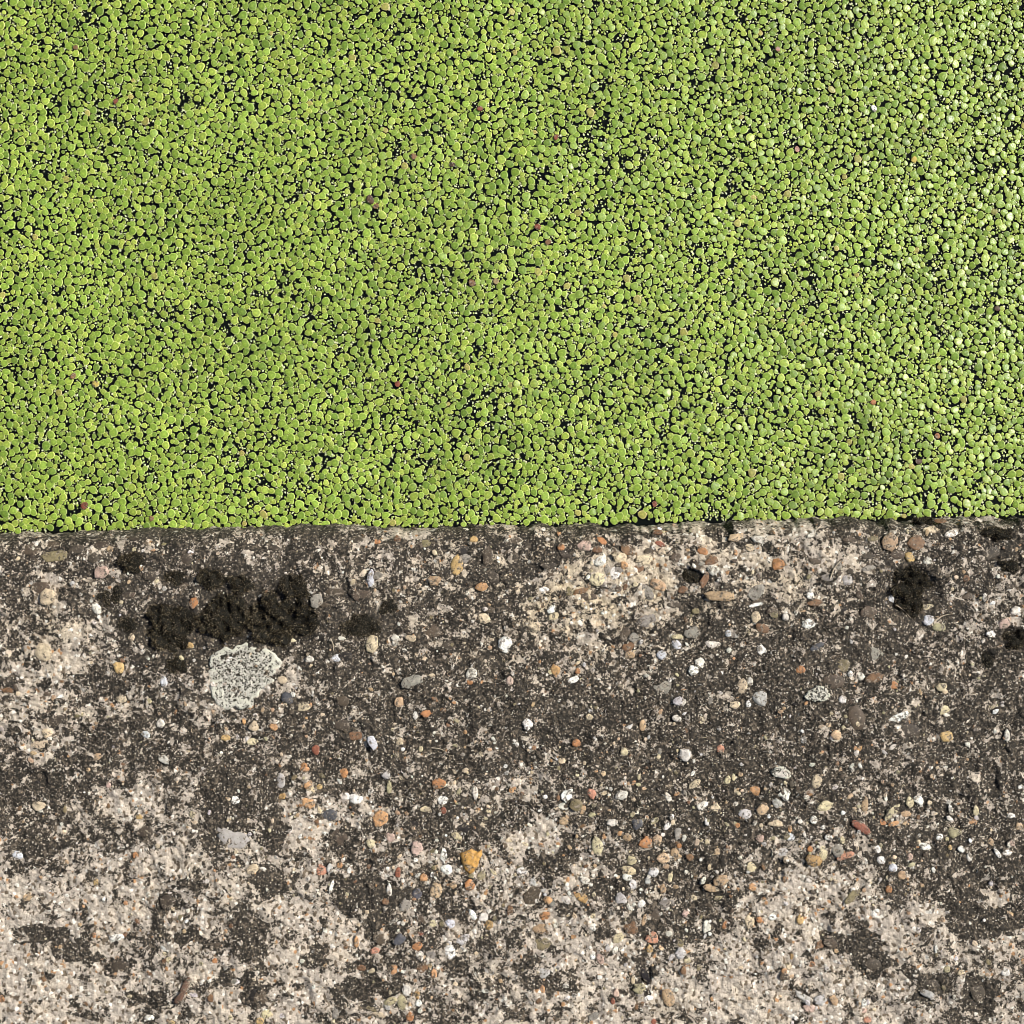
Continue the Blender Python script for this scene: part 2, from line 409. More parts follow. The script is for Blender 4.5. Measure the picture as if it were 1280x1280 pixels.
# x y w h angle colour  (photo pixels)
PEB = """
128 716 20 16 0 p;59 747 24 20 0 c;120 761 12 14 0 w;50 735 22 15 0 D;95 687 20 13 0 d;69 695 30 13 5 v;38 687 26 15 0 D;125 681 20 10 0 d
242 754 10 14 0 o;149 834 14 14 0 y;54 815 18 26 0 c;137 686 10 8 0 t;205 851 9 17 0 B;164 797 9 9 0 c;75 871 19 4 0 W;237 807 10 7 0 y
151 875 14 10 0 c;59 916 12 12 0 c;51 931 26 9 8 c;182 918 12 7 -30 B;282 922 13 7 0 y;200 905 11 10 0 w;206 949 15 10 -20 w;120 946 12 10 0 t
9 861 18 13 0 b;316 927 14 9 0 Y;318 908 12 13 0 c;72 900 22 13 15 d;234 699 16 13 0 d;189 720 16 13 0 d;118 697 14 12 0 d;160 744 14 10 0 d
464 721 9 22 -10 B;572 706 17 22 0 y;592 674 11 8 0 y;579 687 18 12 0 k;610 694 15 22 0 D;544 726 16 12 0 t;602 734 14 10 0 O;606 772 16 13 0 c
631 807 17 19 20 W;589 841 14 15 30 w;587 853 8 6 0 o;637 851 10 10 0 p;516 851 24 17 20 g;465 805 18 20 -30 c;495 800 12 13 0 w;514 797 14 9 0 c
387 824 12 8 0 w;420 822 13 9 -20 B;432 821 15 12 0 k;352 850 12 11 0 c;379 884 19 12 0 c;499 877 10 14 -25 t;429 876 16 13 -30 D;534 891 16 8 15 o
554 887 9 5 0 o;466 928 12 17 10 B;499 927 10 9 0 c;342 908 12 8 -30 O;395 937 10 12 0 r;526 937 7 7 0 Y;445 920 16 12 0 b;380 957 9 7 0 o
470 677 12 6 0 o;445 675 24 11 0 d;617 722 18 13 -30 d;420 740 20 11 0 D;450 744 24 13 0 D;397 751 17 16 0 g;542 790 18 15 0 D;560 807 16 12 0 d
427 905 20 13 0 d;360 872 13 17 0 u;750 701 13 15 -15 W;769 717 12 17 -15 W;759 714 8 16 0 g;784 688 17 11 0 b;752 676 15 8 -10 o;746 687 14 8 0 b
731 682 18 13 0 p;701 684 10 8 0 o;776 696 19 13 0 c;780 707 10 10 30 O;805 700 22 13 0 c;827 691 10 8 0 c;747 725 19 17 0 Y;767 735 12 12 0 g
822 665 14 7 0 b;825 680 14 6 -20 r;879 689 16 9 -42 o;890 701 16 11 10 b;892 712 14 13 0 w;881 725 9 20 -10 b;922 672 24 11 10 P;950 675 20 10 -10 w
939 684 14 10 0 c;810 740 14 26 30 g;824 732 24 12 -30 t;946 740 21 16 25 g;900 745 34 12 5 t;812 775 30 17 8 g;944 756 20 4 13 W;945 771 13 13 0 c
954 786 20 13 0 b;689 762 10 12 -30 W;679 737 15 6 0 W;692 771 14 9 20 Y;669 782 16 10 0 c;750 780 14 8 20 c;781 794 12 18 0 D;792 796 12 12 0 g
785 809 14 12 0 b;787 819 14 8 0 t;846 796 16 6 0 Y;846 806 13 11 0 B;866 791 18 15 0 g;910 792 8 8 0 B;892 805 18 9 0 w;826 819 12 12 0 B
866 837 13 12 -20 W;874 829 12 12 40 w;937 852 9 10 0 w;928 857 14 16 0 c;952 812 10 13 0 W;694 837 10 15 10 h;716 851 15 10 10 W;722 839 7 7 0 o
830 860 27 19 0 g;847 877 13 11 30 l;950 872 19 19 0 G;936 880 9 8 0 W;918 881 14 9 0 c;785 909 8 23 -28 l;804 908 10 16 -5 t;846 898 13 8 -10 w
660 905 13 13 0 W;720 929 12 9 0 o;900 936 11 9 0 s;736 896 10 7 0 c;702 951 10 8 0 c;856 944 16 16 0 w;780 940 10 9 0 Y;974 705 19 16 10 o
1012 744 10 9 0 W;1011 779 16 15 40 W;981 771 9 9 0 w;1017 667 16 9 20 w;1020 754 20 9 0 b;1059 725 12 12 0 G;1115 677 24 20 0 t;1146 677 20 20 0 b
1140 697 16 14 0 y;1191 667 18 9 10 w;1165 662 18 11 0 c;1160 701 12 9 0 w;1177 651 18 8 0 b;1238 690 30 18 0 d;1160 775 13 13 40 B;1116 750 9 10 0 B
1162 759 18 8 0 Y;1175 784 14 12 0 V;1255 779 14 16 0 p;1240 792 12 10 0 W;1270 765 12 12 0 w;1084 765 24 13 0 D;1020 808 18 8 10 u;1092 817 26 15 -10 g
1055 832 20 15 0 v;1000 837 13 9 0 o;1062 842 7 7 0 W;1075 845 10 11 40 w;1092 846 22 13 10 b;1117 857 13 9 -10 o;1040 852 26 18 0 D;1179 859 16 12 30 Y
1052 874 10 9 0 W;1180 888 19 11 0 Y;1126 895 28 9 30 W;1044 919 12 13 30 P;1184 921 15 13 0 y;1259 920 8 14 0 w;1070 897 24 28 0 D;1135 910 34 22 0 d
1004 924 8 10 0 W;316 1085 14 14 0 c;294 999 16 10 -10 W;49 1007 16 12 0 c;19 1070 18 11 10 B;174 1021 9 6 0 y;169 1069 7 8 0 o;135 982 7 6 0 p
241 1017 8 9 0 Y;119 1104 8 8 0 y;147 1172 22 9 15 W;117 1169 5 8 0 o;54 1220 9 16 -10 b;264 1247 10 9 0 b;150 1210 24 18 -25 d;317 1243 14 22 10 k
269 1200 7 6 0 o;211 1199 8 6 0 Y;186 1273 12 7 0 W;214 1278 9 6 0 y;105 1256 8 7 0 b;289 1270 6 6 0 Y;182 1040 20 14 0 d;210 1126 18 15 30 d
2 1249 9 8 0 o;34 1122 12 12 0 t;352 975 11 18 0 G;381 961 13 6 0 O;386 981 12 10 25 O;399 984 8 6 0 y;352 995 10 9 0 h;429 967 10 13 0 o
386 1004 16 12 -20 O;412 1020 18 13 0 u;445 999 18 15 -10 W;431 996 12 9 0 w;486 985 7 15 0 V;482 969 12 9 -20 G;549 980 16 13 0 o;552 1001 15 12 0 W
531 1012 15 7 0 Y;554 1014 8 8 0 r;476 1024 18 20 0 O;594 992 8 16 -10 w;570 1045 16 8 -35 Y;580 1035 16 13 0 k;522 1032 20 13 0 k;425 1047 22 20 -40 D
489 1047 12 11 0 p;464 1054 11 11 0 Y;520 1060 15 18 -10 p;402 1088 12 15 20 s;412 1086 9 11 0 G;424 1082 8 7 0 O;436 1089 6 7 0 W;497 1092 8 13 -5 r
559 1087 15 13 -20 W;555 1070 9 18 15 W;529 1098 11 9 0 O;540 1094 5 6 0 W;601 1095 11 13 -30 V;587 1106 11 15 0 o;545 1114 17 18 25 P;566 1107 10 8 0 t
521 1117 12 14 0 u;486 1114 7 16 0 w;414 1109 5 16 -15 W;481 1128 10 8 0 b;507 1132 12 14 0 g;591 1144 8 13 30 W;605 1147 10 12 -30 w;525 1150 10 9 0 D
540 1155 11 9 0 Y;552 1155 7 9 0 v;564 1154 12 10 0 B;612 1156 11 12 0 h;491 1153 14 4 30 w;638 1139 8 15 0 b;445 1178 7 13 0 O;468 1189 13 7 10 s
499 1175 15 14 20 u;474 1175 16 12 0 D;526 1168 12 5 -20 r;521 1184 13 10 10 o;579 1174 17 11 40 l;564 1190 16 17 20 W;539 1194 12 12 0 g;525 1195 10 12 0 w
493 1212 9 17 -15 O;527 1211 13 11 0 b;542 1217 9 11 0 O;451 1211 12 7 -10 b;509 1239 13 13 30 w;521 1242 8 16 0 h;502 1255 11 18 20 V;487 1252 16 11 0 V
523 1255 9 8 0 W;467 1262 22 8 0 v;474 1269 15 8 -15 c;512 1272 10 11 0 o;419 1267 9 13 0 g;326 1246 14 20 -30 D;332 1266 13 12 0 Y;325 1275 11 8 0 y
709 994 12 18 -30 W;705 1008 13 10 0 w;740 992 11 12 30 s;777 993 16 13 10 w;835 996 8 13 20 w;868 981 16 8 25 c;909 975 8 10 -20 Y;917 972 5 8 0 Y
947 989 20 13 -25 O;952 1011 15 15 0 P;931 1018 14 12 0 l;877 1007 15 10 30 w;894 1009 11 11 0 c;818 1027 18 6 32 V;835 1031 7 15 -35 W;797 1029 14 14 0 u
847 1041 9 17 0 g;922 1032 7 9 0 o;765 1028 14 9 0 w;704 1027 13 9 0 t;729 1011 9 16 -30 t;784 1047 12 9 -15 t;808 1054 16 15 0 o;822 1050 12 13 0 P
747 1056 15 20 15 Y;790 1076 11 12 0 V;829 1072 15 14 0 P;845 1069 12 16 20 t;862 1072 10 10 45 b;849 1057 7 8 0 o;897 1065 10 10 30 P;884 1054 7 8 0 Y
938 1083 17 11 -30 Y;786 1089 16 10 -25 Y;784 1097 13 9 -10 W;817 1091 13 12 0 l;838 1096 7 16 -5 Y;791 1107 11 12 0 l;730 1100 14 9 -25 w;652 1089 15 8 0 W
665 1103 10 9 0 G;810 1102 8 9 0 G;900 1100 18 16 0 t;890 1111 20 10 -10 t;940 1109 11 9 0 O;777 1124 15 14 -30 G;802 1131 11 8 40 W;707 1125 14 8 -30 w
686 1126 12 14 30 O;727 1122 17 11 -30 h;665 1121 24 18 30 D;680 1145 14 12 0 o;677 1160 21 12 20 t;677 1179 21 15 0 v;694 1156 7 10 20 w;741 1145 7 7 0 Y
741 1159 10 8 -20 W;790 1160 15 21 0 b;819 1145 13 16 0 D;805 1152 6 14 -15 t;772 1174 15 13 10 Y;816 1174 15 15 0 s;812 1187 9 9 0 y;837 1169 11 7 -20 w
857 1142 8 10 -30 p;884 1157 11 18 -15 w;906 1157 6 10 -20 o;936 1152 12 17 0 c;949 1150 9 7 -20 o;835 1131 18 12 0 g;829 1112 9 12 0 t;769 1189 7 10 -20 w
759 1186 7 9 0 G;751 1200 11 13 0 p;741 1197 7 8 0 W;850 1180 10 9 0 v;851 1192 12 13 -40 l;859 1201 10 7 0 Y;799 1237 16 14 0 V;791 1226 6 9 0 c
811 1249 12 6 10 W;836 1249 19 21 0 t;854 1214 8 10 0 b;749 1222 7 5 0 W;678 1237 7 10 0 O;674 1250 9 9 -30 b;679 1217 15 13 0 G;707 1232 9 5 0 w
766 1252 6 8 0 r;770 1242 8 9 0 p;796 1259 5 10 0 b;742 1271 14 10 0 g;817 1278 8 6 0 r;720 1007 14 14 0 v;952 1047 14 9 0 p;977 966 20 14 0 w
980 991 15 16 30 W;1020 977 16 17 0 c;1030 1006 19 13 20 Y;1081 1006 8 19 0 t;971 1004 13 11 -30 G;1115 1015 25 10 38 Y;1137 1002 9 15 15 Y;1103 1029 16 7 -30 o
1117 1030 15 6 20 O;1132 1018 15 7 0 t;1077 1035 30 11 -42 r;1149 999 11 13 30 W;1220 1014 8 12 0 Y;1217 1027 13 14 0 O;1189 1012 6 10 10 W;1264 1020 11 6 0 W
1277 1037 9 17 0 P;1194 1041 16 13 0 V;1016 1024 10 9 -20 W;970 1029 18 8 0 c;987 1046 12 9 0 B;1035 1046 11 7 0 W;1052 1050 7 9 0 Y;1004 1040 4 14 20 w
1175 1047 10 7 30 W;1156 1059 15 9 -10 W;1028 1064 11 18 15 Y;1012 1061 8 7 0 o;1017 1074 19 14 0 h;1046 1064 14 16 0 g;1057 1069 20 9 28 s;979 1066 13 12 0 l
1096 1061 9 11 20 W;1101 1075 12 9 -30 W;1138 1072 8 9 0 p;1116 1085 12 10 0 B;1127 1094 12 10 -30 t;1110 1111 9 9 0 o;1247 1067 6 13 35 W;1259 1066 12 6 0 W
1265 1054 8 8 0 p;1239 1054 9 10 0 t;1188 1060 6 6 0 y;1202 1062 10 7 -30 W;1212 1072 8 10 0 w;1065 1120 21 11 32 v;1000 1150 10 11 0 y;1025 1183 9 14 -20 b
1039 1180 18 12 0 D;990 1196 5 9 0 h;1015 1206 9 7 0 o;986 1209 8 9 0 c;980 1214 8 7 0 O;980 1221 13 9 0 D;1169 1185 4 12 0 W;1256 1215 12 9 0 W
1182 1210 9 9 0 V;1160 1242 17 10 -10 G;1005 1247 22 8 -30 G;1026 1250 14 15 0 G;1042 1250 11 14 30 t;1012 1261 14 10 0 p;1080 1254 7 9 0 W;1085 1276 12 7 0 s
1080 1264 8 6 0 p;966 1147 11 8 0 W;1011 1100 9 8 0 w;1223 1240 20 20 0 d;1092 1206 22 14 20 d;1165 1231 20 12 -20 d
"""
def dome_template(n, rings):
    """rings: (radius, height) from the centre out; unit outline, returns verts (r, ang, z) and tris"""
    v = [(0.0, 0.0, rings[0][1])]
    for r, z in rings[1:]:
        for k in range(n): v.append((r, 2 * math.pi * k / n, z))
    f = [(0, 1 + k, 1 + (k + 1) % n) for k in range(n)]
    for q in range(len(rings) - 2):
        a = 1 + q * n; b = a + n
        for k in range(n):
            k2 = (k + 1) % n
            f += [(a + k, b + k, b + k2), (a + k, b + k2, a + k2)]
    return np.array(v), np.array(f)

def pebble_mesh(seed, n=9):
    r = np.random.default_rng(seed)
    flat = r.random()
    v, f = dome_template(n, [(0, 0.40), (0.60, 0.34 + 0.08 * flat), (0.90, 0.22), (1.0, -0.05), (0.95, -0.7)])
    out = 1 + 0.62 * (r.random(n) - 0.5)
    # a few straight chipped sides
    out = (out + 0.35 * np.roll(out, 1)) / 1.35
    co = np.zeros((len(v), 3))
    for i, (rr, a, z) in enumerate(v):
        k = (i - 1) % n
        m = out[k] if i else 0
        co[i] = (rr * m * math.cos(a + 0.3 * r.random() * 0), rr * m * math.sin(a), z + (0.10 * (r.random() - 0.5) if rr < 0.95 else 0))
    # tilted facet
    tx, ty = (r.random(2) - 0.5) * 0.3
    co[:, 2] += (co[:, 0] * tx + co[:, 1] * ty) * (v[:, 2] > 0)
    return co, f
PM = []
for i in range(28):
    c_, f_ = pebble_mesh(100 + i, 11 if i % 3 else 8)
    me = mesh_np('pebble_shape', c_, f_, smooth=(i % 3 == 0)); me.materials.append(M_PEB); PM.append(me)

pebs = []
for tok in PEB.replace('\n', ';').split(';'):
    tok = tok.split()
    if len(tok) == 6: pebs.append((float(tok[0]), float(tok[1]), float(tok[2]), float(tok[3]), float(tok[4]), tok[5]))
prn = np.random.default_rng(64)
for _ in range(46):      # flat dark flints lying flush in the rounded nose
    pebs.append((prn.uniform(0, 1280), prn.uniform(672, 770), prn.uniform(9, 20), prn.uniform(6, 11), prn.uniform(-25, 25), 'dDdDvgb'[prn.integers(7)]))
pebs.sort(key=lambda p: -p[2] * p[3])
def jitter_col(c, r, a=0.12):
    k = 1 + (r.random() - 0.5) * 2 * a
    return tuple(min(0.85, max(0.005, q * k * (1 + (r.random() - 0.5) * a * 0.4))) for q in c)
from mathutils import Matrix, Euler
def stone_matrix(px, py, w, h, ang, lift=0.0, flat=0.55):
    x, y, z, tilt = surf(px, py)
    m = Matrix.Translation((x, y, z + lift)) @ Euler((-tilt * 0.8, 0, 0)).to_matrix().to_4x4() @ Matrix.Rotation(math.radians(ang), 4, 'Z')
    hh = min(w, h)
    return m @ Matrix.Diagonal((w * PXC / 2, h * PXC / 2, hh * PXC * flat, 1))
for i, (px, py, w, h, ang, c) in enumerate(pebs[:298]):
    o = link(bpy.data.objects.new('pebble', PM[rng.integers(len(PM))]), bank)
    fl = 0.16 if c in 'dDgvkb' else 0.30
    o.matrix_world = stone_matrix(px, py, w * 1.06, h * 1.06, ang + rng.uniform(-8, 8), 0.0003, fl)
    o.color = (*jitter_col(COL[c], rng), 1)

# the big ochre stone: a heart-shaped flat flint
def outline_stone(name, pts, cx, cy, hmm, color, parent, mat=None, top=0.0):
    """flat stone with its own outline; pts in photo pixels"""
    pts = np.array(pts, float)
    dense = []
    for i in range(len(pts)):
        a, b = pts[i], pts[(i + 1) % len(pts)]
        dense.append(a); dense.append((a + b) / 2 + rng.uniform(-0.5, 0.5, 2))
    pts = np.array(dense); n = len(pts)
    c = pts.mean(0)
    x0, y0, z0, tilt = surf(cx, cy)
    v = []; f = []
    rings = [(0.0, 1.0), (0.55, 0.95), (0.86, 0.72), (1.0, 0.1), (0.96, -1.0)]
    def vert(p, z):
        x, y = P(p[0], p[1], z0); return (x - x0, y - y0, z)
    v.append(vert(c, hmm))
    for r, z in rings[1:]:
        for p in pts:
            q = c + (p - c) * r
            v.append(vert(q, hmm * z + (hmm * 0.25 * (rng.random() - 0.5) if 0 < r < 0.9 else 0)))
    _, f = dome_template(n, rings)
    # photo outline is clockwise on screen: flip where needed
    area = sum(pts[i][0] * pts[(i + 1) % n][1] - pts[(i + 1) % n][0] * pts[i][1] for i in range(n))
    if area > 0: f = f[:, ::-1]
    me = mesh_np(name, v, f); me.materials.append(mat or M_PEB)
    o = link(bpy.data.objects.new(name, me), parent)
    o.location = (x0, y0, z0 + top); o.color = (*color, 1)
    return o
outline_stone('pebble', [(575, 1066), (583, 1064), (589, 1059), (593, 1063), (597, 1065), (602, 1062), (603, 1068), (599, 1076), (597, 1083), (592, 1090), (587, 1093), (581, 1088), (577, 1078)],
              588, 1076, 0.0022, (0.56, 0.31, 0.085), bank)
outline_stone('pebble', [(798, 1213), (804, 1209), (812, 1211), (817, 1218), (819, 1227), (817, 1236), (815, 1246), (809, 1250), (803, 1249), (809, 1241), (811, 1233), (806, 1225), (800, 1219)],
              812, 1230, 0.0009, (0.014, 0.011, 0.013), bank)  # no pebble: near-black crescent plate painting the shade under the pit's wall
outline_stone('pebble', [(236, 1220), (241, 1222), (238, 1230), (233, 1238), (229, 1248), (223, 1256), (217, 1254), (218, 1248), (223, 1245), (225, 1236), (230, 1226)],
              230, 1237, 0.0012, (0.13, 0.075, 0.05), bank)
mp = outline_stone('mortar_patch', [(270, 1034), (279, 1033), (290, 1038), (300, 1040), (311, 1044), (319, 1050), (318, 1060), (309, 1065), (297, 1061), (286, 1062), (278, 1056), (272, 1046)],
              295, 1048, 0.0012, (1, 1, 1), bank, M_PALEGREY)

# ------------------------------------------------------------------ many instances baked into one mesh
def bake(template, n_inst, mats, cols, colfac=None):
    v, f = template
    V = np.einsum('nij,vj->nvi', mats[:, :3, :3], v) + mats[:, None, :3, 3]
    F = f[None] + (np.arange(n_inst) * len(v))[:, None, None]
    C = np.repeat(cols[:, None, :], len(v), 1)
    if colfac is not None: C = C * colfac[None, :, :]
    return V.reshape(-1, 3), F.reshape(-1, 3), C.reshape(-1, 3)
def join(parts):
    vs, fs, cs = [], [], []; o = 0
    for v, f, c in parts:
        vs.append(v); fs.append(f + o); cs.append(c); o += len(v)
    return np.concatenate(vs), np.concatenate(fs), np.concatenate(cs)

# grit: grains too small to pick apart, real geometry in one mesh
grit_parts = []
keys = 'WWwwwcccctYtObGgDdDdklPvVw'
def grit(n, rmin, rmax, seed):
    r = np.random.default_rng(seed)
    lst = {}
    k = 0
    while k < n:
        px = r.uniform(-60, 1340); py = r.uniform(655, 1340)
        wgt = 0.22 + 0.9 * math.exp(-((px - 760) / 430) ** 2 - ((py - 1030) / 150) ** 2) + 0.35 * math.exp(-((px - 800) / 180) ** 2 - ((py - 700) / 60) ** 2)
        if r.random() > wgt: continue
        k += 1
        rad = rmin + (rmax - rmin) * r.random() ** 2.2
        e = 1 + 0.9 * r.random() ** 2
        ch = keys[r.integers(len(keys))]
        m = stone_matrix(px, py, 2 * rad * e, 2 * rad, r.uniform(0, 180), 0.0002, 0.4)
        lst.setdefault(r.integers(6), []).append((np.array(m), jitter_col(COL[ch], r, 0.2)))
    for s, L in lst.items():
        c_, f_ = pebble_mesh(500 + s, 6)
        grit_parts.append(bake((c_, f_), len(L), np.array([a for a, _ in L]), np.array([b for _, b in L])))
grit(3000, 0.9, 3.2, 21)
extra = pebs[298:]
if extra:
    c_, f_ = pebble_mesh(777, 8)
    mats = np.array([np.array(stone_matrix(p[0], p[1], p[2] * 1.05, p[3] * 1.05, p[4], 0.0003, 0.4)) for p in extra])
    grit_parts.append(bake((c_, f_), len(extra), mats, np.array([jitter_col(COL[p[5]], rng) for p in extra])))
# thin curved slivers: rims of shell and flint standing out of the mortar
def slivers(n, seed):
    r = np.random.default_rng(seed); vs, fs, cs = [], [], []; o = 0
    for _ in range(n):
        px = r.normal(760, 330); py = r.normal(1010, 110)
        if not (0 < px < 1280 and 700 < py < 1270): continue
        x, y, z, _t = surf(px, py)
        R = r.uniform(1.8, 5.5) * PXC; a0 = r.uniform(0, 6.28); span = r.uniform(0.9, 2.4); w = r.uniform(0.3, 0.65) * PXC
        col = jitter_col(COL['Wwwcc'[r.integers(5)]], r, 0.15)
        K = 6; e = r.uniform(0.5, 1.0)
        for k in range(K + 1):
            a = a0 + span * k / K; ww = w * math.sin(math.pi * (k + 0.4) / (K + 0.8))
            for rr, zz in ((R - ww, -0.0003), (R, 0.0007), (R + ww, -0.0003)):
                vs.append((x + rr * math.cos(a), y + rr * e * math.sin(a), z + zz)); cs.append(col)
        for k in range(K):
            for q in range(2):
                a_ = o + k * 3 + q; b_ = a_ + 3
                fs += [(a_, a_ + 1, b_ + 1), (a_, b_ + 1, b_)]
        o += (K + 1) * 3
    return np.array(vs), np.array(fs), np.array(cs)
grit_parts.append(slivers(1000, 5))
v, f, c = join(grit_parts)
me = mesh_np('grit', v, f, c, smooth=False); me.materials.append(M_GRAIN)
tag(link(bpy.data.objects.new('grit', me), bank), kind='stuff')

# ------------------------------------------------------------------ moss cushions, lichens, dry stalks
def moss(px, py, rx, ry, hpx, label, dens=2.4, tint=0.0, seed=0):
    r = np.random.default_rng(1000 + seed)
    x0, y0, z0, tilt = surf(px, py)
    lob = [r.uniform(0.05, 0.17) * (-1) ** _ / (1 + 0.25 * _) for _ in range(7)]; ph = [r.uniform(0, 6.28) for _ in range(7)]
    def rad(a): return 1 + sum(lob[i] * math.sin((i + 2) * a + ph[i]) for i in range(7))
    H = 1.35 * hpx * PXC
    def top(u):   # height over normalised radius
        return H * (math.sqrt(max(0, 1 - u ** 2.4)) - 0.25)
    hn = VNoise(3000 + seed)
    def bumpy(xx, yy):
        return H * (1.1 * float(hn(np.array([xx / (5.5 * PXC) + 40]), np.array([yy / (5.5 * PXC) + 40]))[0]) + 0.7 * float(hn(np.array([xx / (14 * PXC) + 90]), np.array([yy / (14 * PXC) + 40]))[0]))
    v, f, c = [], [], []
    n = 40; rings = [0, 0.12, 0.24, 0.36, 0.48, 0.58, 0.68, 0.78, 0.86, 0.9]
    v.append((0, 0, top(0))); c.append((0.012, 0.011, 0.007))
    for u in rings[1:]:
        for k in range(n):
            a = 2 * math.pi * k / n; R = rad(a) * u * (1 + (0.16 if u > 0.7 else 0.05) * (r.random() - .5))
            xx, yy = R * rx * PXC * math.cos(a), R * ry * PXC * math.sin(a)
            v.append((xx, yy, top(u) + bumpy(xx, yy) - (0.003 if u > 0.88 else 0)))
            g = 0.6 + 0.8 * r.random(); c.append((0.009 * g, 0.008 * g, 0.005 * g))
    _, ff = dome_template(n, [(u, 0) for u in rings]); f = list(map(tuple, ff))
    N = int(rx * ry * math.pi * dens)
    for _ in range(N):
        a = r.uniform(0, 6.283); u = math.sqrt(r.random()) * 1.02 + abs(r.normal()) * 0.10 * (r.random() < 0.5)
        R = rad(a) * u
        bx, by = R * rx * PXC * math.cos(a), R * ry * PXC * math.sin(a); bz = top(min(u, 1)) - 0.0003 + bumpy(bx, by)
        L = r.uniform(1.4, 3.4) * PXC * (0.7 if u > 0.95 else 1); wd = r.uniform(0.28, 0.55) * PXC
        dx, dy, dz = math.cos(a) * u * 0.8 + r.normal() * 0.7, math.sin(a) * u * 0.8 + r.normal() * 0.7, 0.9 + 0.3 * r.random()
        l = math.sqrt(dx * dx + dy * dy + dz * dz); dx, dy, dz = dx / l * L, dy / l * L, dz / l * L
        b = r.uniform(0, 6.28); ox, oy = wd * math.cos(b), wd * math.sin(b)
        o = len(v)
        v += [(bx - ox, by - oy, bz), (bx + ox, by + oy, bz), (bx + dx, by + dy, bz + dz)]
        f.append((o, o + 1, o + 2))
        q = r.random()
        base = np.array((0.020, 0.016, 0.010)) if q < 0.50 else np.array((0.095, 0.072, 0.038)) if q < 0.86 else np.array((0.30, 0.25, 0.17))
        base = base * r.uniform(0.6, 1.4) + tint
        c += [tuple(base * 0.9)] * 2 + [tuple(base * 1.1)]
    me = mesh_np('moss_cushion', v, f, np.array(c), smooth=False); me.materials.append(M_MOSS)
    o = link(bpy.data.objects.new('moss_cushion', me)); o.location = (x0, y0, z0)
    o.rotation_euler = (-tilt * 0.7, 0, 0)
    tag(o, label, 'moss', 'dark moss cushions on the concrete')
    return o
MOSS = [
 (215, 784, 36, 30, 8, 'large dark moss cushion directly left of the round one above the pale lichen'),
 (281, 772, 30, 34, 9, 'round dark moss cushion directly above the pale lichen rosette'),
 (352, 772, 44, 38, 10, 'largest moss cushion, upper right of the pale lichen, under a dry stalk'),
 (368, 733, 20, 15, 6, 'rounded moss lobe on the upper edge of the largest moss cushion'),
 (166, 703, 18, 13, 5, 'small dark moss tuft near the pond edge, upper right of the pink pebble'),
 (266, 724, 20, 13, 6, 'oval moss tuft just above the round moss cushion'),
 (302, 730, 15, 12, 5, 'small moss tuft between the oval tuft and the largest cushion'),
 (220, 722, 13, 10, 4, 'smallest dark moss tuft, above the large left cushion'),
 (139, 745, 16, 13, 3, 'flat greyish moss tuft at the left end of the moss group'),
 (160, 780, 12, 9, 3, 'low thin moss tuft on the left flank of the large left cushion'),
 (222, 832, 14, 11, 4, 'low moss tuft at the lower left of the pale lichen rosette'),
 (452, 782, 26, 15, 3, 'thin low moss film right of the largest moss cushion'),
 (486, 759, 12, 10, 3, 'small round moss spot above the thin moss film'),
 (866, 721, 14, 11, 4, 'black moss tuft in a hollow beside an orange brown flint'),
 (1138, 727, 30, 22, 7, 'black moss cushion sunk in a deep hollow below the yellow pebble'),
 (1140, 756, 18, 17, 5, 'pointed lower lobe of black moss in the deep hollow'),
 (1155, 651, 14, 7, 4, 'small black moss tuft touching the pond edge'),
 (1249, 667, 20, 9, 5, 'flat black moss tuft near the pond edge at the right border'),
 (1262, 709, 13, 10, 3, 'grey brown moss tuft below the flat black one at the right border'),
 (1270, 800, 18, 14, 5, 'black moss tuft cut by the right border of the photo'),
 (1236, 826, 8, 11, 3, 'narrow black moss tuft below the one at the right border'),
]
for i, (px, py, rx, ry, h, lab) in enumerate(MOSS):
    moss(px, py, rx, ry, h, lab, seed=i, tint=0.008 if h <= 3 else 0.0)

def lichen(px, py, rx, ry, label, seed):
    r = np.random.default_rng(seed)
    x0, y0, z0, tilt = surf(px, py)
    n = 96; rings = np.linspace(0, 1, 26)
    nz = VNoise(seed)
    v = [(0, 0, 0.0012)]; cc = [(0, 0, 0)]
    ph = r.uniform(0, 6.28, 6)
    for u in rings[1:]:
        for k in range(n):
            a = 2 * math.pi * k / n
            e = 1 + 0.14 * math.sin(2 * a + ph[0]) + 0.11 * math.sin(3 * a + ph[1]) + 0.05 * math.sin(7 * a + ph[2]) + 0.09 * abs(math.sin(5.5 * a + ph[3])) + 0.06 * abs(math.sin(9.5 * a + ph[4])) + 0.03 * math.sin(23 * a + ph[5]) - 0.05
            xx, yy = u * e * rx * PXC * math.cos(a), u * e * ry * PXC * math.sin(a)
            q = float(nz(np.array([xx / 0.0011 + 50]), np.array([yy / 0.0011 + 50]))[0]); q2 = float(nz(np.array([xx / 0.004 + 90]), np.array([yy / 0.004 + 50]))[0])
            zz = 0.0006 + 0.0013 * q * (0.4 + 0.9 * (u < 0.86)) + 0.0008 * q2 + 0.0002 * math.exp(-((u - 0.9) / 0.08) ** 2)
            if u > 0.985: zz = -0.0015
            v.append((xx, yy, zz)); k_ = float(sstep(np.array([u + 0.55 * q2 + 0.5 * q]), 0.78, 1.0)[0]); cc.append((k_, k_, k_))
    _, f = dome_template(n, [(u, 0) for u in rings])
    me = mesh_np('lichen_rosette', v, f, np.array(cc)); me.materials.append(M_LICHEN)
    o = link(bpy.data.objects.new('lichen_rosette', me)); o.location = (x0, y0, z0 + 0.0006)
    return tag(o, label, 'lichen')
lichen(301, 843, 45, 36, 'large pale grey green lichen rosette with lobed rim below the round moss cushion', 31)
lichen(1021, 867, 13, 10, 'small crumbly grey green lichen left of the white pebbles in the dark crust', 32)
